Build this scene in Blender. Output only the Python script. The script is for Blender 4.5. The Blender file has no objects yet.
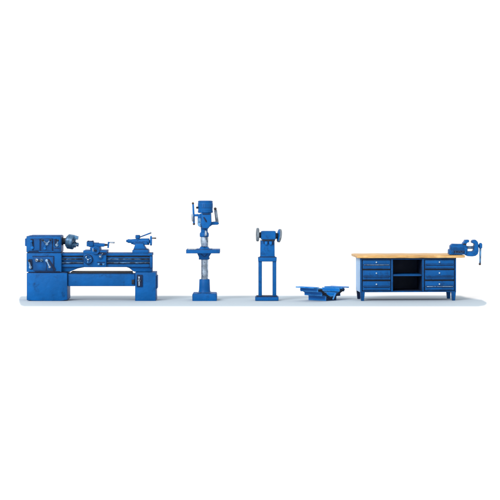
import bpy, bmesh, math, random
from mathutils import Vector, Matrix, noise
random.seed(7)
R = math.radians
SC = bpy.context.scene
COL = SC.collection
S = 0.0175            # metres per photo unit: workshop machines at their real size
CX, GY = 250.0, 301.0 # photo column of the middle, photo row of the floor contact

# ------------------------------------------------------------------ materials
def mat(name, col, rough=0.5, metal=0.0, spec=0.5, var=0.0, nscale=2.5, grime=0.0, grime_col=(0.01,0.02,0.04),
        bump=0.0, bscale=9.0, wear=0.0, wear_col=(0.35,0.5,0.7), coat=0.0, edge=0.0, edge_col=(0.006,0.014,0.035), glo=.60, ghi=.74):
    m = bpy.data.materials.new(name); m.use_nodes = True
    nt = m.node_tree; N = nt.nodes; L = nt.links
    b = N['Principled BSDF']
    b.inputs['Base Color'].default_value = (*col, 1)
    b.inputs['Roughness'].default_value = rough
    b.inputs['Metallic'].default_value = metal
    b.inputs['Specular IOR Level'].default_value = spec
    b.inputs['Coat Weight'].default_value = coat
    tc = N.new('ShaderNodeTexCoord')
    def tex(scale, detail=4, rg=0.6):
        n = N.new('ShaderNodeTexNoise'); n.inputs['Scale'].default_value = scale
        n.inputs['Detail'].default_value = detail; n.inputs['Roughness'].default_value = rg
        L.new(tc.outputs['Object'], n.inputs['Vector']); return n.outputs['Fac']
    def ramp(fac, lo, hi):
        r = N.new('ShaderNodeMapRange'); r.clamp = True
        r.inputs['From Min'].default_value = lo; r.inputs['From Max'].default_value = hi
        L.new(fac, r.inputs['Value']); return r.outputs['Result']
    def mix(fac, a, bcol, k=1.0):
        if k != 1.0:
            mm = N.new('ShaderNodeMath'); mm.operation = 'MULTIPLY'; mm.inputs[1].default_value = k
            L.new(fac, mm.inputs[0]); fac = mm.outputs[0]
        x = N.new('ShaderNodeMix'); x.data_type = 'RGBA'
        L.new(fac, x.inputs[0])
        for sock, v in ((x.inputs[6], a), (x.inputs[7], bcol)):
            if isinstance(v, tuple): sock.default_value = (*v, 1)
            else: L.new(v, sock)
        return x.outputs[2]
    cur = None
    if var:
        lo = tuple(c*(1-var) for c in col); hi = tuple(min(1, c*(1+var)) for c in col)
        cur = mix(ramp(tex(nscale), .32, .68), lo, hi)
    if grime:
        cur = mix(ramp(tex(nscale*2.3, 6, .7), glo, ghi), cur or col, grime_col, grime)
    if wear:
        cur = mix(ramp(tex(nscale*4.1, 6, .75), .63, .72), cur or col, wear_col, wear)
    if edge < 0:  # highlights painted bright blue along the edges
        edge, edge_col = .6, (.10,.40,.78)
    if edge:      # paint chipped and rubbed through along the edges, or the painted highlights from above
        bv = N.new('ShaderNodeBevel'); bv.samples = 4; bv.inputs['Radius'].default_value = .026
        ge = N.new('ShaderNodeNewGeometry'); dt = N.new('ShaderNodeVectorMath'); dt.operation = 'DOT_PRODUCT'
        L.new(bv.outputs[0], dt.inputs[0]); L.new(ge.outputs['Normal'], dt.inputs[1])
        r = N.new('ShaderNodeMapRange'); r.inputs['From Min'].default_value = .985; r.inputs['From Max'].default_value = .86
        L.new(dt.outputs['Value'], r.inputs['Value'])
        mm = N.new('ShaderNodeMath'); mm.operation = 'MULTIPLY'; L.new(r.outputs[0], mm.inputs[0]); L.new(ramp(tex(nscale*3.1, 6, .7), .38, .50), mm.inputs[1])
        cur = mix(mm.outputs[0], cur or col, edge_col, edge)
    if cur is not None: L.new(cur, b.inputs['Base Color'])
    if bump:
        bp = N.new('ShaderNodeBump'); bp.inputs['Strength'].default_value = bump; bp.inputs['Distance'].default_value = 0.02
        L.new(tex(bscale, 5), bp.inputs['Height']); L.new(bp.outputs['Normal'], b.inputs['Normal'])
    if var:
        rr = N.new('ShaderNodeMapRange'); rr.inputs['To Min'].default_value = rough*0.8; rr.inputs['To Max'].default_value = min(1, rough*1.25)
        L.new(tex(nscale*3), rr.inputs['Value']); L.new(rr.outputs['Result'], b.inputs['Roughness'])
    return m

BLUE = mat('blue_enamel', (0.0,0.076,0.265), .5, spec=.14, var=.2, glo=.56, ghi=.72, grime=.75, grime_col=(0.002,0.022,0.075), bump=.35, bscale=14, wear=.3, wear_col=(.012,.20,.50), edge=.8)
BLUE2 = mat('bench_blue_enamel', (0.0,0.068,0.240), .5, spec=.14, var=.2, glo=.55, ghi=.72, grime=.8, grime_col=(0.002,0.014,0.055), bump=.3, bscale=14, wear=.25, wear_col=(.01,.17,.44), edge=.9)
SKY = mat('light_blue_enamel', (0.0,0.105,0.36), .5, spec=.16, var=.2, grime=.6, grime_col=(0.002,0.03,0.12), bump=.35, bscale=14, wear=.3, wear_col=(.06,.33,.68), edge=.6)
NAVY = mat('dark_blue_enamel', (0.002,0.011,0.042), .55, spec=.2, var=.4, nscale=5, bump=.3, bscale=16, wear=.35, wear_col=(.002,.05,.18))
BLACK = mat('blackened_metal', (0.004,0.008,0.018), .5, spec=.3, var=.3, bump=.2)
BALL = mat('black_plastic', (0.022,0.012,0.012), .35, spec=.4, var=.2)
STEEL = mat('worn_steel', (0.25,0.31,0.38), .32, metal=.75, var=.6, nscale=5, glo=.50, ghi=.62, grime=.85, grime_col=(0.012,0.035,0.08), bump=.5, bscale=30, wear=.6, wear_col=(.75,.8,.84))
LEVER = mat('tarnished_lever_steel', (0.13,0.22,0.34), .36, metal=.5, var=.6, nscale=14, grime=1.0, grime_col=(0.005,0.03,0.09), bump=.5, bscale=30, wear=1.0, wear_col=(.75,.8,.84))
CHUCKM = mat('chuck_steel', (0.06,0.16,0.29), .36, metal=.4, spec=.4, var=.6, nscale=5, glo=.50, ghi=.64, grime=.9, grime_col=(0.003,0.025,0.08), bump=.07, wear=1.0, wear_col=(.42,.52,.60), edge=.6)
SATIN = mat('pale_blue_steel', (0.09,0.24,0.43), .38, metal=.3, var=.6, nscale=8, glo=.48, ghi=.6, grime=.85, grime_col=(.004,.03,.1), bump=.3, wear=.8, wear_col=(.55,.66,.76))
STONE = mat('grey_grinding_stone', (0.14,0.17,0.20), .85, spec=.2, var=.35, nscale=12, bump=.6, bscale=60, wear=.6, wear_col=(.4,.43,.45))
KNOB = mat('white_knob', (0.34,0.43,0.50), .35, var=.3, nscale=12)
SILVER = mat('bright_edge_metal', (0.28,0.38,0.48), .4, metal=.3, var=.5, nscale=7, glo=.52, ghi=.66, grime=1.0, grime_col=(0.003,0.03,0.12))
PLATE = mat('dull_blue_plate', (0.0,0.055,0.20), .5, spec=.16, var=.3, nscale=6, bump=.25, grime=.8, grime_col=(0.002,0.012,0.045), edge=.9)
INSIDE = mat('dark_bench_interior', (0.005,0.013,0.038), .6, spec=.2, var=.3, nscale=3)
COLM = mat('ribbed_column_steel', (0.27,0.33,0.40), .28, metal=.85, var=.45, nscale=7, glo=.54, ghi=.68, grime=.8, grime_col=(0.02,0.035,0.07), bump=.4, bscale=22, wear=.7, wear_col=(.8,.84,.88))
RODM = mat('oily_rod_steel', (0.05,0.14,0.28), .4, metal=.3, var=.7, nscale=7, glo=.42, ghi=.56, grime=.95, grime_col=(.004,.02,.06), bump=.3, wear=.9, wear_col=(.45,.5,.55))
TRAYB = mat('tray_blue_enamel', (0.0,0.128,0.45), .45, spec=.25, var=.2, grime=.5, grime_col=(0.0,0.03,0.12), bump=.3, wear=.4, wear_col=(.08,.36,.72), edge=-1)
PALE = mat('pale_blue_side_glare', (0.27,0.43,0.64), .5, spec=.3, var=.2, nscale=3, grime=.5, grime_col=(.05,.16,.36), bump=.2)  # glare on the bench's left side, put into the colour

def wood():
    m = bpy.data.materials.new('yellow_beech'); m.use_nodes = True
    nt = m.node_tree; N = nt.nodes; L = nt.links; b = N['Principled BSDF']
    tc = N.new('ShaderNodeTexCoord'); mp = N.new('ShaderNodeMapping'); mp.inputs['Scale'].default_value = (1.6, 14, 22)
    L.new(tc.outputs['Object'], mp.inputs['Vector'])
    n = N.new('ShaderNodeTexNoise'); n.inputs['Scale'].default_value = 1.6; n.inputs['Detail'].default_value = 7; n.inputs['Roughness'].default_value = .65
    L.new(mp.outputs[0], n.inputs['Vector'])
    cr = N.new('ShaderNodeValToRGB'); e = cr.color_ramp.elements
    e[0].position = .28; e[0].color = (.22,.11,.035,1); e[1].position = .74; e[1].color = (.77,.56,.27,1)
    q = e.new(.5); q.color = (.50,.28,.085,1)
    L.new(n.outputs['Fac'], cr.inputs[0])
    n2 = N.new('ShaderNodeTexNoise'); n2.inputs['Scale'].default_value = 4.5; n2.inputs['Detail'].default_value = 5
    L.new(tc.outputs['Object'], n2.inputs['Vector'])
    r = N.new('ShaderNodeMapRange'); r.inputs['From Min'].default_value = .56; r.inputs['From Max'].default_value = .72; r.inputs['To Max'].default_value = .55
    L.new(n2.outputs['Fac'], r.inputs['Value'])
    x = N.new('ShaderNodeMix'); x.data_type = 'RGBA'; L.new(r.outputs[0], x.inputs[0]); L.new(cr.outputs[0], x.inputs[6]); x.inputs[7].default_value = (.34,.17,.05,1)
    L.new(x.outputs[2], b.inputs['Base Color']); b.inputs['Roughness'].default_value = .5
    bp = N.new('ShaderNodeBump'); bp.inputs['Strength'].default_value = .3; bp.inputs['Distance'].default_value = .01
    L.new(n.outputs['Fac'], bp.inputs['Height']); L.new(bp.outputs[0], b.inputs['Normal'])
    return m
WOOD = wood()

# ------------------------------------------------------------------ mesh builder
# coordinates: x = photo column, y = photo row of the point, d = depth (away from the viewer), all in photo units
class MB:
    def __init__(s, org): s.bm = bmesh.new(); s.o = org
    def V(s, x, y, d): return Vector(((x-s.o[0])*S, (d-s.o[1])*S, (GY-y)*S))
    def _merge(s, t, bev, seg=2):
        bmesh.ops.recalc_face_normals(t, faces=t.faces)
        if bev:
            ed = [e for e in t.edges if len(e.link_faces) == 2 and e.calc_face_angle(0) > R(28)]
            bmesh.ops.bevel(t, geom=ed, offset=bev*S, segments=seg, profile=.6, affect='EDGES', clamp_overlap=True)
        me = bpy.data.meshes.new('tmp'); t.to_mesh(me); t.free(); s.bm.from_mesh(me); bpy.data.meshes.remove(me)
        return s
    def box(s, x0, x1, y0, y1, d0, d1, bev=.3, rot=None):
        t = bmesh.new(); vs = []
        c = s.V((x0+x1)/2, (y0+y1)/2, (d0+d1)/2)
        for X in (x0, x1):
            for D in (d0, d1):
                for Y in (y1, y0):
                    v = s.V(X, Y, D)
                    if rot: v = c + Matrix.Rotation(R(rot[0]), 3, rot[1]) @ (v-c)
                    vs.append(t.verts.new(v))
        for f in ((0,1,3,2),(4,6,7,5),(0,4,5,1),(2,3,7,6),(0,2,6,4),(1,5,7,3)): t.faces.new([vs[i] for i in f])
        return s._merge(t, bev)
    def prism(s, pts, d0, d1, bev=.3, seg=2):     # outline in (x,y), pushed through depth
        t = bmesh.new()
        a = [t.verts.new(s.V(x, y, d0)) for x, y in pts]; b = [t.verts.new(s.V(x, y, d1)) for x, y in pts]
        t.faces.new(a); t.faces.new(b[::-1]); n = len(pts)
        for i in range(n): t.faces.new((a[i], b[i], b[(i+1) % n], a[(i+1) % n]))
        return s._merge(t, bev, seg)
    def lathe(s, p, axis, prof, n=28, bev=0, dent=0):   # prof: (distance along axis, radius)
        t = bmesh.new(); ax = Vector(axis).normalized(); P = s.V(*p)
        u = ax.orthogonal().normalized(); w = ax.cross(u)
        rings = []
        for a, r in prof:
            rings.append([t.verts.new(P + ax*a*S + (u*math.cos(k*2*math.pi/n) + w*math.sin(k*2*math.pi/n))*max(r, .001)*S) for k in range(n)])
        for A, B in zip(rings, rings[1:]):
            for k in range(n): t.faces.new((A[k], A[(k+1) % n], B[(k+1) % n], B[k]))
        t.faces.new(rings[0][::-1]); t.faces.new(rings[-1])
        return s._merge(t, bev)
    def rod(s, a, b, r0, r1=None, n=14):
        A, B = s.V(*a), s.V(*b); L = (B-A).length/S; r1 = r0 if r1 is None else r1
        c = min(.25*min(r0, r1), .2)
        return s.lathe(a, (B-A), [(0, r0-c), (c, r0), (L-c, r1), (L, r1-c)], n)
    def ball(s, p, r):
        return s.lathe(p, (0,0,1), [(-r*math.cos(i*math.pi/10), r*math.sin(i*math.pi/10)) for i in range(11)], 18)
    def build(s, name, m, parent=None, smooth=35):
        bmesh.ops.remove_doubles(s.bm, verts=s.bm.verts, dist=1e-6)
        me = bpy.data.meshes.new(name); s.bm.to_mesh(me); s.bm.free()
        me.materials.append(m)
        for f in me.polygons: f.use_smooth = True
        me.set_sharp_from_angle(angle=R(smooth))
        o = bpy.data.objects.new(name, me); COL.objects.link(o)
        if parent is not None: o.parent = parent
        return o

def root(name, label, cat, x, d, rz=0):
    o = bpy.data.objects.new(name, None); COL.objects.link(o); o.empty_display_size = .1
    o.location = ((x-CX)*S, d*S, 0); o.rotation_euler = (0,0,R(rz)); o['label'] = label; o['category'] = cat
    return o, (x, d)

# ------------------------------------------------------------------ setting
def sheet(name, pts, z, m):
    bm = bmesh.new(); bm.faces.new([bm.verts.new((x, y, z)) for x, y in pts])
    bmesh.ops.recalc_face_normals(bm, faces=bm.faces)
    me = bpy.data.meshes.new(name); bm.to_mesh(me); bm.free(); me.materials.append(m)
    o = bpy.data.objects.new(name, me); COL.objects.link(o); o['kind'] = 'structure'; return o
GROUND = mat('white_paper', (0.95,0.95,0.95), .9, spec=.1)
STRIPM = mat('pale_blue_grey_shadow', (0.50,0.565,0.615), .9, spec=.1)
def shadow_band():   # graphic shadow under everything, painted as a pale tint that fades at the rim
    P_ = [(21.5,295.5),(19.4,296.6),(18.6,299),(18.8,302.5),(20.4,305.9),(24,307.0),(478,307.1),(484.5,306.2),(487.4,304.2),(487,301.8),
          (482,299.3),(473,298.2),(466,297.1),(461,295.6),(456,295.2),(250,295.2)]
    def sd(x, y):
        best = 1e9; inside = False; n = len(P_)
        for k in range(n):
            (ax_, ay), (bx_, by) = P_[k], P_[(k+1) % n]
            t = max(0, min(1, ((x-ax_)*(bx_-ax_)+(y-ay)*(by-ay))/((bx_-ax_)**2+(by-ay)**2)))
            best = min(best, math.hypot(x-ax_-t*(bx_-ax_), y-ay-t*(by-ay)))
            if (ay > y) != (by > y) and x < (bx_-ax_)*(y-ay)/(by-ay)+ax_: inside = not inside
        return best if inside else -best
    bm = bmesh.new(); lay = bm.verts.layers.float.new('shadow_fade'); grid = []
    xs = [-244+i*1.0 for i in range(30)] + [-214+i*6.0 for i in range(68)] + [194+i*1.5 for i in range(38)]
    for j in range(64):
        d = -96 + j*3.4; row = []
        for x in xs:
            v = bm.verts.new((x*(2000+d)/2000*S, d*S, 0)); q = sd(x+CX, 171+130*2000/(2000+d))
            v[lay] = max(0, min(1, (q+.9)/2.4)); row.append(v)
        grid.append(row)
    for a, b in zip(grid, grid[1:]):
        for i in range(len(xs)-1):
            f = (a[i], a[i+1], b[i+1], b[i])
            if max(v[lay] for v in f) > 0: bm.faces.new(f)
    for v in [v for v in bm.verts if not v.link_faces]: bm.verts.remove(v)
    m = STRIPM; nt = m.node_tree; at = nt.nodes.new('ShaderNodeAttribute'); at.attribute_name = 'shadow_fade'
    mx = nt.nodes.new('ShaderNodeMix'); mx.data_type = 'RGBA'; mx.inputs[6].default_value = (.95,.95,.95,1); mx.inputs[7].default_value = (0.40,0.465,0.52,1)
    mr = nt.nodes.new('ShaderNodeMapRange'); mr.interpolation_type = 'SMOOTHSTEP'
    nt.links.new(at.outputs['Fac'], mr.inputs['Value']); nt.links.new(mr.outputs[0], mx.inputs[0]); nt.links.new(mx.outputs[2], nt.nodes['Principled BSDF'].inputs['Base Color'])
    me = bpy.data.meshes.new('shadow_strip'); bm.to_mesh(me); bm.free(); me.materials.append(m)
    ob = bpy.data.objects.new('shadow_strip', me); COL.objects.link(ob); ob['kind'] = 'structure'; return ob
g = sheet('ground', [(-150,-60),(150,-60),(150,500),(-150,500)], -0.002, GROUND)
shadow_band()

# ------------------------------------------------------------------ lathe
lat, o = root('metal_lathe', 'long blue metalworking lathe on two pedestals with grey chuck', 'lathe', 90, 0)
def P(): return MB(o)
def lever(pa, a, b, name='lever', par=None, r=.55, rk=1.1, m=LEVER, mk=BLACK, hub=True):
    q = P().rod(a, b, r, r*.8)
    if hub: q.lathe((a[0], a[1], a[2]), (0,-1,0), [(-2.5, 1.5), (.6, 1.5), (.8, 1.2)], 16)
    ob = q.build(name, m, pa); P().ball(b, rk).build('knob', mk, ob); return ob

ped = P().prism([(26.7,272.9),(67.2,272.9),(67.4,300.2),(60,300.9),(47,301.0),(34,300.8),(26.7,300.2)], 0, 34, .5).build('headstock_pedestal', BLUE, lat)
P().box(28.2,65.8,272.0,273.6,1,33,.1).build('seam', NAVY, ped)
pr = P().box(135.0,155.8,272.4,301.2,1,31,.5)
pr.box(155.7,157.0,276,289,6,26,.3)
pr = pr.build('tailstock_pedestal', BLUE, lat)
P().box(136.8,142.6,274.8,286.8,-.2,1.6,.3).build('recess_plate', NAVY, pr)
q = P().box(138.4,139.9,276.5,285.8,-1.1,0,.3); q.box(138.0,140.6,279.6,281.4,-1.6,-.3,.3); q.build('switch_bar', STEEL, pr)
tr = P().box(67.6,134.6,274.2,286.4,3,28,.45)
tr.box(70,131.5,272.7,274.4,3.4,27,.2)
tr = tr.build('chip_tray', BLUE, lat)
P().box(70.4,131.2,272.1,273.6,2.9,27.4,.15).build('tray_rim', BLACK, tr)
P().box(131.6,134.2,279.8,284.4,2.0,3.2,.3).build('tray_catch', BLACK, tr)

bed = P()
bed.prism([(60.8,254.0),(151.6,254.0),(151.6,272.2),(134.6,272.2),(132.4,271.3),(128.6,268.3),(126.0,267.5),(84,267.5),(77,268.9),(69.4,272.0),(60.8,272.2)], 7, 27, .35)
bed.box(61.3,152,253.4,256.0,4.2,12,.3)                 # front way
bed.box(61.3,152,253.4,256.0,22,29,.3)                  # rear way
bed.box(61.3,152,257.2,258.5,5.3,8,.2)
bed.box(61.3,152,260.4,261.9,5.3,8,.2)
bed.box(61.3,152,264.3,267.3,4.6,8,.3)
bed.prism([(149.6,256.4),(152.3,256.4),(152.3,268.4),(149.6,267.6)], 2.6, 8, .3)
bed = bed.build('bed', BLUE, lat)
for a, b in ((256.1,257.1),(258.6,260.3),(262.0,264.2)): P().box(61.6,149.6,a,b,6.3,7.4,.05).build('groove', BLACK, bed)
sc = P()
sc.rod((61,259.4,4.6),(150,259.4,4.6),.62)
for i in range(160):
    x = 64+i*.53
    if not 83 < x < 106: sc.lathe((x,259.4,4.6),(1,0,0),[(-.12,.6),(0,.78),(.12,.6)],10)
sc.build('lead_screw', RODM, lat)
P().rod((61,263.0,4.6),(150,263.0,4.6),.6).build('feed_rod', RODM, lat)

hs = P()
hs.box(26.4,60.8,236.2,252.2,0,30,.5)
hs.box(29.5,60.0,235.6,236.6,2,28,.25)
hs.box(27.4,59.9,251.8,253.3,1,29,.1)
hs.prism([(24.4,238.8),(26.7,238.2),(26.7,246.6),(24.4,246.2)], 5, 26, .5)
hs = hs.build('headstock', BLUE, lat)
P().box(27.0,60.4,251.9,252.7,.5,29,.1).build('seam', NAVY, hs)
for a in ((33.6,39.8,238.6,250.6,-.5,.6),(41.2,52.2,238.0,251.0,-.5,.6),(53.6,60.0,247.2,251.2,-.6,.6)): P().box(*a,.25).build('cover_panel', PLATE, hs)
for a in ((39.9,41.1,238.6,251,-.2,.4),(52.3,53.3,238.6,251,-.2,.4),(54.4,59.4,248.2,248.9,-.9,-.4)): P().box(*a,.1).build('panel_seam', NAVY, hs)
P().box(28.6,38.6,250.9,251.6,-.4,.4,.1).build('panel_seam', NAVY, hs)
gb = P()
gb.box(26.5,61.4,253.0,272.0,.2,30,.45)
gb = gb.build('gearbox', BLUE, lat)
P().box(33.2,53.4,256.6,270.6,-.7,.4,.3).build('cover_panel', PLATE, gb)
for a in ((32.4,54.2,256.0,256.6,-.35,.5),(53.4,54.1,256.6,271.0,-.8,.5),(35,60,271.2,271.9,-.25,.5),(46.2,46.8,262.5,270.2,-.95,-.6)): P().box(*a,.1).build('panel_seam', NAVY, gb)
# headstock levers
lever(hs, (32.4,247.6,-1.4), (31.6,241.2,-3.0), rk=1.25, m=SKY, mk=SKY)
q = P().prism([(30.6,238.9),(33.2,238.9),(34.2,248.2),(32.6,250.4),(31.4,248.4)], -1.3, .3, .3); q.build('lever_plate', NAVY, hs)
lever(hs, (46.9,243.9,-1.0), (43.2,240.2,-3.4), rk=1.15, r=.75)
lever(hs, (46.9,243.9,-1.0), (50.6,240.0,-3.6), rk=1.15, r=.75, hub=False)
lever(hs, (45.0,248.2,-.8), (45.4,246.1,-1.8), rk=.9, m=SKY, mk=SKY)
lever(hs, (57.0,245.0,-1.2), (58.2,240.3,-3.6), rk=1.1, r=.8)
P().prism([(54.2,239.2),(56.6,238.8),(56.6,246.6),(54.6,246.2)], -1.0, .3, .3).build('lever_plate', NAVY, hs)
# gearbox levers and dials
lever(gb, (30.6,267.2,-1.2), (29.4,260.6,-3.2), rk=1.2, r=.85)
P().prism([(29.0,259.0),(32.2,259.2),(32.6,269.4),(30.0,269.4)], -.9, .4, .3).build('lever_plate', NAVY, gb)
lever(gb, (46.8,260.6,-1.0), (50.0,266.8,-3.4), rk=1.45, r=.95, mk=STEEL)
P().prism([(47.6,259.0),(49.4,259.0),(55.6,268.4),(55.6,270.6),(53.8,270.6)], -1.0, -.5, .15).build('lever_plate', NAVY, gb)
for x, m in ((36.9,STEEL),(41.6,SATIN)):
    d = P().lathe((x,260.2,0),(0,-1,0),[(-1,1.7),(2.0,1.6),(2.4,1.2)],20).build('dial', m, gb)
    P().box(x-1.5,x+1.5,260.0,260.6,-3.0,-2.2,.15,(28,'Y')).build('dial_grip', BLACK, d)
P().lathe((39.3,260.9,0),(0,-1,0),[(-1,1.1),(1.2,1.0),(1.5,.7)],16).build('dial', BLACK, gb)

# chuck
CH = (66.0,241.9,14)
P().lathe((60.5,241.6,14),(1,0,0),[(0,4.2),(1.4,4.2),(1.6,3.2),(5.4,3.2)],28).build('spindle', BLACK, lat)
ax = Vector((1,-.20,-.14))
ck = P().lathe((65.3,241.6,14),ax,[(0,5.2),(.3,5.7),(1.4,5.7),(1.6,7.1),(1.9,7.4),(3.6,7.4),(3.7,7.2),(4.0,7.2),(4.1,7.4),(7.2,7.4),(7.8,6.9),(8.0,6.2),(8.05,2.2),(6,2.0)],36).build('chuck', CHUCKM, lat)
axn = ax.normalized(); uu = axn.orthogonal().normalized(); ww = axn.cross(uu)
for k in range(3):
    an = R(k*120 + 50)
    rd = uu*math.cos(an) + ww*math.sin(an); td = axn.cross(rd)
    jb = P(); base = Vector((65.3,14,-241.6))     # x, depth, -row
    for a0, a1, r0, r1 in ((6.4,9.4,1.6,6.9),(9.2,11.6,3.2,6.6)):
        t = bmesh.new(); vs = []
        for A in (a0, a1):
            for B in (r0, r1):
                for T in (-1.45, 1.45):
                    w = base + axn*A + rd*B + td*T
                    vs.append(t.verts.new(jb.V(w.x, -w.z, w.y)))
        for f in ((0,1,3,2),(4,6,7,5),(0,4,5,1),(2,3,7,6),(0,2,6,4),(1,5,7,3)): t.faces.new([vs[i] for i in f])
        jb._merge(t, .2)
    jb.build('jaw', CHUCKM, ck)
q = P().lathe((69.6,241.9,6.4),(0,-1,0),[(-.6,1.0),(.25,1.0)],4); q.build('key_socket', BLACK, ck)

# carriage
ca = P()
ca.prism([(83.4,251.4),(83.4,266.4),(84.4,267.3),(105.4,267.3),(106.2,266.4),(106.2,252.6),(105.0,250.9),(89.0,250.9)], .8, 6.5, .45)
ca.box(83.1,106.5,250.6,253.2,.5,31,.3)
ca = ca.build('carriage', BLUE, lat)
P().prism([(97.5,252.2),(105.8,252.2),(105.8,254.8),(102.5,255.2),(99.8,258.0)], .2, 1.2, .2).build('apron_recess', NAVY, ca)
P().lathe((88.2,259.4,1),(0,-1,0),[(-1,4.9),(.35,4.9),(.4,4.4)],32).build('bearing_shadow_ring', NAVY, ca)
hw = P().lathe((88.2,259.4,-1),(0,-1,0),[(-1.6,1.6),(-.2,1.6),(-.1,3.4),(0,4.0),(.9,4.3),(1.3,4.0),(1.25,3.2),(.6,2.9),(.6,1.6),(1.6,1.4),(2.0,1.0)],36).build('handwheel', BLUE, ca)
q = P(); q.rod((88.2,259.4,-2.4),(88.2,259.4,-3.4),1.2,.9); q.build('hub', STEEL, hw)
q = P()
for k in range(3):
    a = R(25+120*k); q.rod((88.2,259.4,-1.9),(88.2+3.4*math.cos(a),259.4-3.4*math.sin(a),-1.9),.42)
q.build('spoke', SATIN, hw)
q = P(); q.rod((86.6,256.6,-2.2),(86.6,256.6,-5.4),.55,.75); q.build('handle', STEEL, hw)
hd = P().lathe((95.6,250.4,.5),(0,-1,0),[(-5,3.4),(0,3.4),(.2,3.9),(1.6,3.9),(1.8,3.4),(1.6,2.6),(1.2,2.4),(1.2,1.3),(2.2,1.1)],30).build('cross_feed_wheel', BLUE, ca)
q = P(); q.rod((95.6,250.4,-1),(95.6,250.4,-2.6),1.15,.8); q.build('hub', BLACK, hd)
q = P(); q.rod((93.2,248.9,-1),(93.2,248.9,-4.0),.5,.7); q.rod((93.3,251.5,-1.0),(92.9,248.4,-1.2),.5); q.build('handle', STEEL, hd)
dl = P().lathe((100.3,256.6,.8),(0,-1,0),[(-1,2.5),(1.2,2.5),(1.6,2.1),(1.6,1.4),(1.2,1.2)],26).build('dial', BLUE, ca)
P().lathe((100.3,256.6,-.4),(0,-1,0),[(-.6,1.25),(.9,1.1),(1.1,.7)],16).build('hub', STEEL, dl)
lever(ca, (101.3,255.4,-.6), (102.6,253.6,-2.8), r=.5, rk=.7, mk=STEEL, hub=False)
for x in (98.6,101.0,103.4):
    P().lathe((x,264.2,1),(0,-1,0),[(-1,1.15),(.9,1.05),(1.2,.7)],14).build('button', SATIN if x != 101.0 else NAVY, ca)
P().box(97.0,105.0,262.0,262.7,.6,1.2,.1).build('button_seam', NAVY, ca)
cs = P()
cs.prism([(90.4,251.2),(89.6,248.4),(90.6,246.8),(98.8,246.8),(99.4,248.6),(99.6,251.2)], 2.5, 28, .35)
cs = cs.build('cross_slide', BLUE, ca)
tp = P(); tp.box(86.2,92.9,241.8,246.6,5,17,.35); tp.box(87.6,91.4,241.2,242.0,7,15,.25); tp.prism([(86.4,246.2),(92.6,246.2),(95,247.4),(89.6,247.4)],6,16,.2)
tp = tp.build('tool_post', BLUE, ca)
for x in (87.3,91.7):
    for d in (6.4,15.4): P().lathe((x,241.8,d),(0,0,1),[(-.5,.75),(.7,.75)],6).build('bolt', NAVY, tp)
cr = P(); cr.prism([(92.6,243.2),(103.4,243.9),(104.2,244.6),(104.2,246.4),(103.0,247.0),(92.6,247.0)],6,16,.35)
cr.prism([(92.0,242.9),(98,243.0),(98,243.9),(92.0,243.9)],7,15,.2)
cr = cr.build('compound_rest', BLUE, ca)
P().rod((104.0,245.3,11),(107.2,245.3,11),1.15,.9).build('screw_collar', BLACK, cr)
ch = P(); ch.rod((107.8,242.2,10.4),(107.3,248.4,11.2),.75,.85); ch.rod((106.8,245.3,11),(108.4,245.3,11),1.2,1.0); ch.rod((107.8,243.6,10.6),(109.4,242.6,10.4),.55)
ch = ch.build('crank', SKY, cr)
P().rod((109.0,242.7,10.4),(113.9,243.0,10.2),.6,.8).build('handle', STEEL, ch)

# tailstock
ts = P()
ts.prism([(131.9,253.4),(132.0,250.6),(132.8,249.8),(147.2,249.8),(148.1,250.6),(148.3,253.4)], 5, 28, .35)
ts.prism([(132.8,249.9),(134.2,246.2),(134.6,243.6),(142.8,243.6),(143.6,246.2),(146.2,249.9)], 8, 25, .4)
ts.lathe((130.2,242.2,15),(1,0,0),[(0,2.0),(.5,2.5),(11,3.3),(18.0,3.3),(18.5,2.9)],24)
ts.box(132.6,147.0,242.4,245.2,10.5,19.5,.4)
ts = ts.build('tailstock', BLUE, lat)
P().box(133.0,147.2,249.5,250.1,6,27,.1).build('seam', NAVY, ts)
P().lathe((125.2,241.4,15),(1,0.0,-.06),[(0,.7),(.4,1.25),(1.6,1.35),(1.7,1.9),(5.8,1.9)],20).build('quill', BLUE, ts)
cl = P(); cl.lathe((137.0,240.0,14),(0,0,1),[(-1,2.0),(1.2,2.0),(1.4,2.5),(4.2,2.4),(4.6,1.9)],8); cl.rod((138.4,237.8,14),(149.4,233.6,12),.55,.7)
cl = cl.build('clamp_lever', BLUE, ts); P().ball((149.9,233.3,12),1.0).build('knob', STEEL, cl)
P().rod((147.6,242.0,15),(149.8,242.0,15),1.6,1.5).build('screw_collar', BLACK, ts)
hw = P().lathe((149.4,241.3,15),(1,0,0),[(0,4.4),(.3,4.9),(1.5,4.9),(1.8,4.4)],30).build('handwheel', SKY, ts)
P().rod((151,238.5,12.4),(155.6,238.6,12.2),.55,.75).build('handle', BALL, hw)

# ------------------------------------------------------------------ drill press
dr, o = root('pillar_drill', 'tall blue pillar drill with round motor and small square table', 'pillar drill', 204.5, 14)
b = P()
b.prism([(192.4,301.3),(192.2,294.6),(193.2,293.6),(215.8,293.6),(216.7,294.6),(216.7,301.3)], 0, 30, .5)
b.prism([(196.6,294.0),(197.8,293.0),(210.6,293.0),(211.8,294.0)], 4, 26, .3)
b = b.build('base', BLUE, dr)
P().lathe((204.2,293.6,14),(0,0,1),[(0,6.6),(.6,6.2),(1.6,5.9),(3.0,5.65),(6,5.5),(13.2,5.25),(13.7,4.9)],32).build('column_socket', BLUE, dr)
P().lathe((204.0,294.0,14),(0,0,1),[(0,7.2),(1.0,6.9),(1.2,6.0)],32).build('socket_collar', STEEL, dr)
pf = [(0,3.4)]
for i in range(44): pf += [(1+i*1.18,3.42),(1.75+i*1.18,3.42),(1.9+i*1.18,3.22),(2.03+i*1.18,3.22)]
P().lathe((204.1,281,14),(0,0,1),pf+[(53,3.4)],28).build('column', COLM, dr)
q = P().box(206.6,207.7,237.0,280,11.6,13.2,.15)
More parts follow.
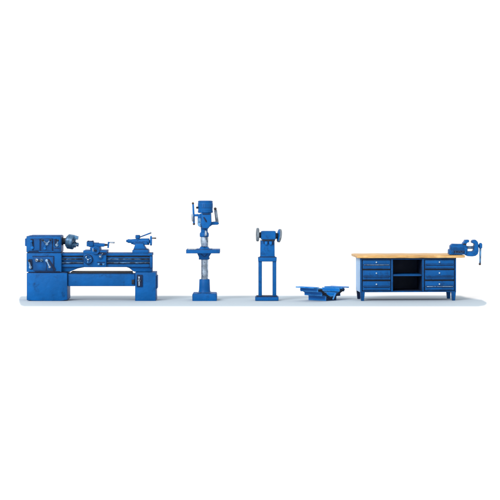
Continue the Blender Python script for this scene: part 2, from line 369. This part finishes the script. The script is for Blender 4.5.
for i in range(36): q.box(207.5,208.15,238.0+i*1.18,238.6+i*1.18,11.7,13.1,.05)
q.build('rack', STEEL, dr)
tb = P()
tb.box(186.2,219.8,249.6,253.3,-4,26,.4)
tb.box(196.4,212.0,249.1,249.9,2,20,.25)
tb = tb.build('work_table', BLUE, dr)
q = P(); q.box(188,196,249.2,249.9,0,14,.2); q.build('wear_plate', STEEL, tb)
tbk = P(); tbk.prism([(196.6,253.0),(211.6,253.0),(208.8,257.4),(208.8,260.0),(198.6,260.0),(198.6,257.4)], 8, 20, .45)
tbk.prism([(200.4,253),(208.0,253),(204.2,257.2)],5.8,9,.3)
tbk = tbk.build('table_bracket', BLUE, dr)
q = P(); q.lathe((204.2,258.8,14),(0,0,1),[(-.6,5.3),(.6,5.3)],28); q.build('bracket_ring', NAVY, tbk)
P().lathe((204.1,249.8,14),(0,0,1),[(0,6.2),(.5,5.6),(2.2,4.2),(2.8,3.9)],28).build('table_boss', BLUE, tb)
# head
hd = P()
hd.prism([(201.2,213.2),(210.8,213.2),(211.2,222.8),(208.4,228.6),(202.6,228.6),(200.8,224.8)], 3, 24, .5)
hd.prism([(197.6,215.0),(201.6,213.4),(201.6,227.6),(199.6,227.2),(197.4,224.6)], 6, 20, .5)
hd.lathe((204.2,229.6,11),(0,0,1),[(0,3.2),(.3,3.6),(2,3.6)],24)
hd = hd.build('head', BLUE, dr)
P().prism([(197.4,218.6),(200.9,218.2),(200.9,226.8),(197.9,226.2)], 4.8, 6.2, .3).build('side_plate', SATIN, hd)
q = P(); q.prism([(203.2,217.4),(204.2,217.0),(206.8,220.8),(206.6,222.4),(205.6,222.0)], 2.4, 3.2, .15); q.box(202.4,209.8,213.6,214.6,2.6,3.4,.1)
q.build('depth_scale', NAVY, hd)
mo = P().lathe((205.1,213.1,12),(0,0,1),[(0,7.0),(.5,7.6),(2.0,7.6),(2.2,7.35),(5.2,7.35),(5.3,7.5),(9.6,7.5),(9.9,7.3),(10.9,7.3),(11.3,7.5),(12.0,7.1),(12.3,6.0),(12.35,1.5)],40)
mo = mo.build('motor', BLUE, hd)
q = P()
for k in range(10):
    a = R(195+k*16); cx, cd = 205.1+7.45*math.cos(a), 12+7.45*math.sin(a)
    q.rod((cx,207.4,cd),(cx,204.0,cd),.22)
q.lathe((205.1,207.9,12),(0,0,1),[(-.12,7.55),(.12,7.55)],40)
q.build('cooling_rib', BLUE, mo)
P().rod((197.8,207.8,10),(196.0,207.8,9.4),1.1,1.0).build('switch_knob', BLACK, mo)
# feed handle on the left
fh = P(); fh.rod((193.0,215.6,10),(198.2,215.4,10),1.0,1.3); fh.ball((193.4,215.6,10),1.5)
fh.rod((193.4,215.6,10),(192.8,203.9,8),1.0,.85); fh.rod((193.4,215.6,10),(193.6,223.6,11),1.0,.95)
fh = fh.build('feed_handle', SKY, dr)
P().rod((192.2,214.4,9),(192.7,221.6,9.6),1.25,1.15).build('grip', STEEL, fh)
P().ball((192.7,203.5,8),1.15).build('knob', BALL, fh); P().ball((193.6,224.2,11),1.2).build('knob', BALL, fh)
# column lever on the right
rl = P(); rl.prism([(208.2,222.6),(214.6,221.8),(218.2,222.4),(218.9,224.0),(217.6,225.0),(212.0,225.2),(207.8,228.2)], 9, 14, .5)
rl = rl.build('quill_lever', BLUE, dr)
P().rod((217.0,222.6,11),(215.4,210.2,9),1.55,1.45).build('grip', STEEL, rl)
P().ball((215.1,209.0,8.8),1.45).build('knob', BALL, rl)
sp = P().lathe((204.0,237.4,12),(0,0,1),[(0,3.9),(.4,4.5),(3.4,4.6),(4.6,3.9),(5.2,3.4),(9.6,3.5)],30).build('quill', BLUE, dr)
P().prism([(204.8,230.6),(206.4,230.8),(206.9,236.0),(204.4,236.6)], 6.9, 8.6, .3).build('quill_plate', STEEL, sp)
P().lathe((204.0,237.5,12),(0,0,-1),[(0,3.7),(1,3.7),(1.1,3.9),(5.5,3.8),(8,3.2),(9.6,2.9)],24).build('drill_chuck', STEEL, sp)

# ------------------------------------------------------------------ bench grinder on stand
gr, o = root('pedestal_grinder', 'blue double wheel bench grinder on an open rectangular stand', 'bench grinder', 267.3, 9)
P().box(255.2,278.6,297.0,300.8,0,20,.35).build('foot_plate', BLUE, gr)
P().box(256.4,277.4,296.2,297.1,1,18.6,.15).build('foot_seam', NAVY, gr)
for x0, x1 in ((258.4,262.0),(272.6,276.4)):
    P().box(x0,x1,261.2,296.6,3,13,.3).build('leg', BLUE, gr)
q = P(); q.prism([(258.0,257.4),(276.8,257.4),(276.6,261.7),(258.2,261.7)], 2, 14, .35); q.build('crossbar', BLUE, gr)
P().box(259.6,275.4,256.8,257.6,2.6,13.4,.1).build('crossbar_seam', NAVY, gr)
P().prism([(260.4,240.6),(274.6,240.6),(274.8,257.0),(260.2,257.0)], 3, 13, .35).build('pedestal', BLUE, gr)
mt = P(); mt.prism([(261.2,232.0),(262.4,231.2),(274.6,231.2),(275.6,232.2),(275.7,239.6),(261.1,239.6)], 1.5, 14, 1.6, 4)
mt.lathe((261.0,235.6,7.6),(1,0,0),[(0,4.0),(.6,4.4),(14.2,4.4),(14.8,4.0)],28)
mt = mt.build('motor', BLUE, gr)
P().box(262.2,275.0,239.2,241.0,2.0,13,.15).build('motor_seam', BLACK, mt)
for x in (266.0,270.6):
    sw = P().prism([(x-1.5,241.4),(x+1.5,241.4),(x+1.5,243.6),(x+.8,244.9),(x-.8,244.9),(x-1.5,243.6)], .9, 3.4, .25).build('switch', SKY, gr)
for a in ((263.6,264.3,243.6),(268.0,268.6,244.2),(272.2,273.6,244.6)): P().box(a[0],a[1],240.9,a[2],2.0,3.2,.1).build('switch_seam', NAVY, gr)
P().rod((258.4,235.4,7.6),(261.6,235.4,7.6),2.6,3.2,22).build('wheel_hub', BLACK, gr)
P().rod((278.6,236.2,7.6),(275.2,236.0,7.6),2.6,3.2,22).build('wheel_hub', BLACK, gr)
wl = P().lathe((258.8,234.9,7.6),(-1,-.10,.02),[(0,6.2),(.3,6.8),(2.0,6.8),(2.3,6.3),(2.3,3.0),(1.9,2.8)],36).build('grinding_wheel', STONE, gr)
wr = P().lathe((278.4,235.8,7.6),(1,.22,-.13),[(0,6.2),(.3,6.7),(1.9,6.7),(2.2,6.2),(2.2,3.0),(1.8,2.8)],36).build('grinding_wheel', STONE, gr)
P().lathe((278.4,235.8,7.6),(1,.22,-.13),[(-.35,5.2),(-.1,6.25),(.1,6.4)],36).build('wheel_flange', SKY, wr)

# ------------------------------------------------------------------ cantilever toolbox
A = R(42)
tx, o = root('tool_box', 'small blue cantilever tool box folded open on the floor', 'tool box', 325.6, -2)
# box frame: l runs along the box (0 = near end), t runs across (0 = left long side, 17 = right long side)
def T(l, t, y):
    return (325.6 - l*math.cos(A) + t*math.sin(A), y, -2 + l*math.sin(A) + t*math.cos(A))
def tbox(q, l0, l1, t0, t1, y0, y1, bev=.12):
    t = bmesh.new(); vs = []
    for l in (l0, l1):
        for w in (t0, t1):
            for y in (y1, y0): vs.append(t.verts.new(q.V(*T(l, w, y))))
    for f in ((0,1,3,2),(4,6,7,5),(0,4,5,1),(2,3,7,6),(0,2,6,4),(1,5,7,3)): t.faces.new([vs[i] for i in f])
    q._merge(t, bev); return q
LN = 22.6
def tray(q, t0, t1, y0, y1, w=.35, l0=0, l1=LN):
    tbox(q, l0, l1, t0, t1, y1-w, y1); 
    tbox(q, l0, l1, t0, t0+w, y0, y1-w); tbox(q, l0, l1, t1-w, t1, y0, y1-w)
    tbox(q, l0, l0+w, t0+w, t1-w, y0, y1-w); tbox(q, l1-w, l1, t0+w, t1-w, y0, y1-w)
    tbox(q, l0-.12, l1+.12, t0-.2, t0+.25, y0-.35, y0+.15); tbox(q, l0-.12, l1+.12, t1-.25, t1+.2, y0-.35, y0+.15)
    return q
body = tray(P(), 0, 17, 296.4, 300.9).build('box_body', TRAYB, tx)
q = P(); tbox(q, -.3, .1, .8, 16.2, 296.8, 300.6, .1); q.build('end_shade', NAVY, body)  # dark sheet paints the shade on the near end face
st_ = 6.3
for k, (y0, y1) in enumerate(((292.0,295.7),(288.2,291.5))):
    e = st_*(k+1)
    tray(P(), -e, -e+8.3, y0, y1).build('tray', TRAYB, tx)
    tray(P(), 17+e-8.3, 17+e, y0+1.1, y1+1.1).build('tray', TRAYB, tx)
    for s0, dy in ((-e+1, 0), (17+e-7.3, 1.1)):
        q = P(); tbox(q, -.28, .1, s0, s0+6.3, y0+.5+dy, y1-.3+dy, .1); q.build('end_shade', NAVY, tx)  # tray ends painted dark for the shaded side
# lids lie nearly flat on the outer trays
q = P(); tbox(q, -.5, LN+.5, -18.9-.2, -10.3, 286.5, 287.1); tbox(q, -.5, LN+.5, -19.2, -18.8, 286.3, 287.5); q.build('lid', TRAYB, tx)
q = P(); tbox(q, -.5, LN+.5, 25.5, 36.2, 288.1, 288.7); tbox(q, -.5, LN+.5, 25.5, 25.9, 288.0, 289.3); tbox(q, -.5, LN+.5, 35.9, 36.3, 287.9, 289.3); q.build('lid', TRAYB, tx)
# linkage arms at both ends
def tarm(t0, y0, t1, y1, l, m=BLACK, r=.5):
    q = P(); q.rod(T(l, t0, y0), T(l, t1, y1), r, r, 8)
    for t_, y_ in ((t0, y0), (t1, y1)):
        q.ball(T(l, t_, y_), .75)
    q.build('hinge_arm', m, tx)
for l in (-.75, LN+.75):
    for off in (0, 2.8):
        tarm(5.5+off*.6, 298.2, -13.2+off+2, 289.4, l)
        tarm(11.5-off*.6, 298.2, 30.2-off-2, 290.6, l)
tarm(9.6, 299.2, 13.8, 293.6, -1.7, TRAYB, .75)
q = P(); q.rod(T(2.5,1.0,292.4), T(20,1.0,292.4), .55); q.rod(T(2.5,1.0,292.4), T(1.2,4,297), .4); q.rod(T(20,1.0,292.4), T(21.3,4,297), .4); q.build('carry_handle', BLACK, tx)

# ------------------------------------------------------------------ workbench
wb, o = root('workbench', 'wide blue steel workbench with yellow wooden top and six drawers', 'workbench', 360, 0, 3.6)
tp = P()
pts = [(356.8,258.0),(356.5,255.6)] + [(360+i*8.0, 255.25+.12*math.sin(i*1.9)) for i in range(13)] + [(465.2,255.3),(465.5,257.7)] + [(462-i*8.0, 258.0+.10*math.sin(i*2.3)) for i in range(13)]
tp.prism(pts, -3, 47, .35)
tp.build('bench_top', WOOD, wb)
cb = P()
W0, W1, T0, B0 = 360.2, 457.0, 258.1, 292.4
cb.box(W0,361.9,T0,B0,0,36,.25)        # left side
cb.box(391.2,393.2,259.6,291.4,.1,35.8,.2)
cb.box(422.6,424.6,259.6,291.4,.1,35.8,.2)
cb.box(455.6,W1,T0,B0,0,36,.25)
cb.box(361.8,455.7,T0,259.7,.15,35.7,.2)
cb.box(361.8,455.7,291.3,B0,.15,35.7,.2)
cb.box(361.8,455.7,259.6,291.4,34.8,35.6,.1)   # back
cb = cb.build('cabinet_frame', BLUE2, wb)
P().box(393.1,422.7,274.6,276.3,1.2,34.6,.2).build('shelf', BLUE2, wb)
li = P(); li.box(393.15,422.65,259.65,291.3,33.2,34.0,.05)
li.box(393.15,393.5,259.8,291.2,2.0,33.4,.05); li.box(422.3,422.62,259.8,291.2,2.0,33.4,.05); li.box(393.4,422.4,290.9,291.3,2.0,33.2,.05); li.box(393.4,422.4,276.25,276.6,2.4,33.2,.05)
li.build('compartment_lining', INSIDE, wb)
for a, b in ((361.8,391.3),(424.5,455.7)): P().box(a,b,259.6,291.3,1.6,3,.05).build('drawer_recess', BLACK, cb)
P().box(359.9,360.3,258.4,292.2,.8,35.4,.1).build('side_glare_panel', PALE, cb)  # paler sheet that paints the glare on the left side
P().box(361.0,456.4,258.0,259.0,-.3,.6,.1).build('top_seam', BLACK, cb)
rows = ((260.2,268.9,262.3,264.9),(270.3,279.8,273.2,276.5),(281.2,290.7,284.3,286.7))
def drawer(x0, x1, r, silver, broad):
    y0, y1, ky, ly = r
    d = P().box(x0,x1,y0,y1,-.5,20,.35)
    d.prism([(x0+1.0,ly-.5),(x1-1.0,ly-.5),(x1-1.4,ly+.5),(x0+1.4,ly+.5)], -1.3, 0, .2)
    d = d.build('drawer', BLUE2, wb)
    P().box(x0+1.2,x1-1.2,ly+.35,ly+1.0,-.75,-.2,.1).build('pull_recess', NAVY, d)
    if silver: P().box(x0+1.6,x1-1.4,ly-.2,ly+.2,-1.5,-1.0,.1).build('pull_edge', SILVER, d)
    kx = (x0+x1)/2 - .3
    k = P().lathe((kx,ky,-.4),(0,-1,0),[(-.3,.5),(.4,.4),(.6,.7),(1.2,.74),(1.5,.5)],18).build('knob', KNOB, d)
    P().box(x0+1.6,x1-1.2-2*random.random(),y1-1.1,y1-.75,-.62,-.2,.05).build('lower_seam', NAVY, d)
for r, s_ in zip(rows, (True, False, False)): drawer(362.6, 390.6, r, s_, 0)
for r, s_ in zip(rows, (False, False, True)): drawer(425.4, 454.9, r, s_, 0)
def foot(x, d, m=BLUE2):
    q = P(); q.prism([(x-2.4,292.0),(x+2.3,292.0),(x+1.4,301.3),(x-1.3,301.3)], d, d+4.5, .3)
    q.prism([(x-2.0,292.4),(x-.8,292.4),(x-.5,300.9),(x-1.2,300.9)], d-.3, d+.6, .15)
    q.build('leg', m, wb)
foot(362.7, .2); foot(454.6, .2); foot(362.7, 31.2, NAVY); foot(454.6, 31.2, BLUE2)

# ------------------------------------------------------------------ vice
vc, o = root('bench_vice', 'blue bench vice clamped on the right end of the wooden top', 'vice', 462, 8.5)
vc.location.z = (GY-255.1)*S
_V = MB.V
class VB(MB):
    def V(s, x, y, d): return Vector(((x-s.o[0])*S, (d-s.o[1])*S, (255.1-y)*S))
def P(): return VB(o)
d0, d1 = 3, 15
base = P(); base.prism([(449.4,254.6),(449.4,250.4),(450.4,249.4),(464.6,249.4),(466.8,250.4),(466.8,254.6)], d0-1, d1+3, .35)
base = base.build('base', BLUE, vc)
P().box(451.4,464.8,250.4,253.6,d0-1.3,d0-.6,.15).build('base_panel', NAVY, base)
bd = P(); bd.prism([(450.6,249.6),(450.7,246.0),(453.0,244.0),(463.2,244.4),(465.2,246.2),(468.0,247.0),(468.0,251.0),(467.0,254.2),(465.8,254.2),(464.0,249.6)], d0, d1, .6, 3)
bd.prism([(451.2,247.9),(464.4,247.9),(464.6,249.0),(451.0,249.0)], d0-.5, d0+.6, .2)
bd.box(452.6,463.0,244.2,245.2,d0-.2,d1-1.5,.3)
bd = bd.build('body', BLUE, vc)
fj = P(); fj.prism([(463.2,246.6),(463.3,243.6),(465.0,241.6),(465.6,240.2),(469.4,240.0),(469.5,242.2),(467.4,243.0),(466.6,244.6),(467.4,247.4)], d0-.5, d1+.5, .4, 3)
fj = fj.build('fixed_jaw', BLUE, vc)
P().box(463.5,466.3,243.6,245.1,d0-.9,d1,.25,(8,'Y')).build('jaw_recess', BLACK, fj)
mj = P(); mj.prism([(472.4,243.2),(472.2,241.4),(473.6,240.2),(476.2,240.0),(478.2,242.0),(478.9,244.6),(479.0,251.2),(478.2,254.2),(476.0,256.0),(472.6,256.6),(467.8,256.3),(465.9,255.2),(465.9,251.6),(472.8,251.6),(474.0,250.9),(474.2,249.0),(474.4,246.4),(475.0,245.0),(474.6,243.8)], d0, d1, .45, 3)
mj = mj.build('moving_jaw', BLUE, vc)
sc = P(); sc.rod((466.5,247.7,8),(475,247.7,8),1.35,n=20)
for i in range(11): sc.lathe((468.0+i*.6,247.7,8),(1,0,0),[(-.18,1.3),(0,1.65),(.18,1.3)],20)
sc.build('spindle', LEVER, vc)
se = P(); se.rod((478.6,246.2,9),(480.2,246.2,8.4),1.5,1.3); se.lathe((481.3,248.2,6.8),(0,0,1),[(-.4,1.2),(0,1.7),(3.6,1.8),(4.4,1.3),(5.0,1.0)],18)
se = se.build('spindle_head', BLUE, vc)
P().rod((481.2,248.6,6.8),(480.8,263.6,6.2),1.0,.9).build('handle', SATIN, vc)
P().ball((480.6,264.3,6.2),1.25).build('handle_knob', BALL, vc)
P().lathe((452.6,252.1,d0-1.2),(0,-1,0),[(-.4,1.45),(.4,1.4),(.6,1.1)],20).build('bolt', BLUE, base)
P().lathe((452.6,252.1,d0-1.6),(0,-1,0),[(-.3,.6),(.35,.5)],6).build('bolt_head', BLACK, base)
# raised cast marks: too small in the photograph to read, short worn strokes of uneven height
q = P()
q.box(454.9,463.9,253.0,253.25,d0-1.5,d0-1.1,.05)
for x, a, b, w in ((455.3,250.9,252.8,.35),(456.5,251.1,251.5,.9),(456.5,252.3,252.7,.9),(458.3,250.9,252.7,.35),(459.2,251.0,251.4,.8),(460.4,251.3,252.8,.4),(461.4,252.2,252.6,1.0),(463.0,250.9,252.7,.35)):
    q.box(x,x+w,a,b,d0-1.6,d0-1.1,.08)
q.build('cast_marks', RODM, base)

# ------------------------------------------------------------------ camera
D, H = 2000.0, 130.0
cam = bpy.data.cameras.new('camera'); co = bpy.data.objects.new('camera', cam); COL.objects.link(co)
co.location = (0, -D*S, H*S); co.rotation_euler = (R(90), 0, 0)
cam.sensor_width = 36; cam.lens = 36*D/500; cam.shift_y = (51-H)/500
cam.clip_start = 1; cam.clip_end = 2000
SC.camera = co

# ------------------------------------------------------------------ light: white studio with one big soft lamp front left
w = bpy.data.worlds.new('World'); SC.world = w; w.use_nodes = True
bg = w.node_tree.nodes['Background']; bg.inputs[0].default_value = (1,1,1,1); bg.inputs[1].default_value = 1.12
def area(name, loc, tgt, size, power, col=(1,1,1)):
    l = bpy.data.lights.new(name, 'AREA'); l.shape = 'DISK'; l.size = size; l.energy = power; l.color = col
    ob = bpy.data.objects.new(name, l); COL.objects.link(ob); ob.location = loc
    ob.rotation_euler = (Vector(tgt)-Vector(loc)).to_track_quat('-Z', 'Y').to_euler(); return ob
area('key_softbox', (-19,-30,24), (0,0,.5), 20, 16000)

SC.render.engine = 'CYCLES'
SC.cycles.use_denoising = True
SC.cycles.max_bounces = 6
SC.view_settings.view_transform = 'Standard'; SC.view_settings.look = 'None'
SC.view_settings.exposure = 0; SC.view_settings.gamma = 1
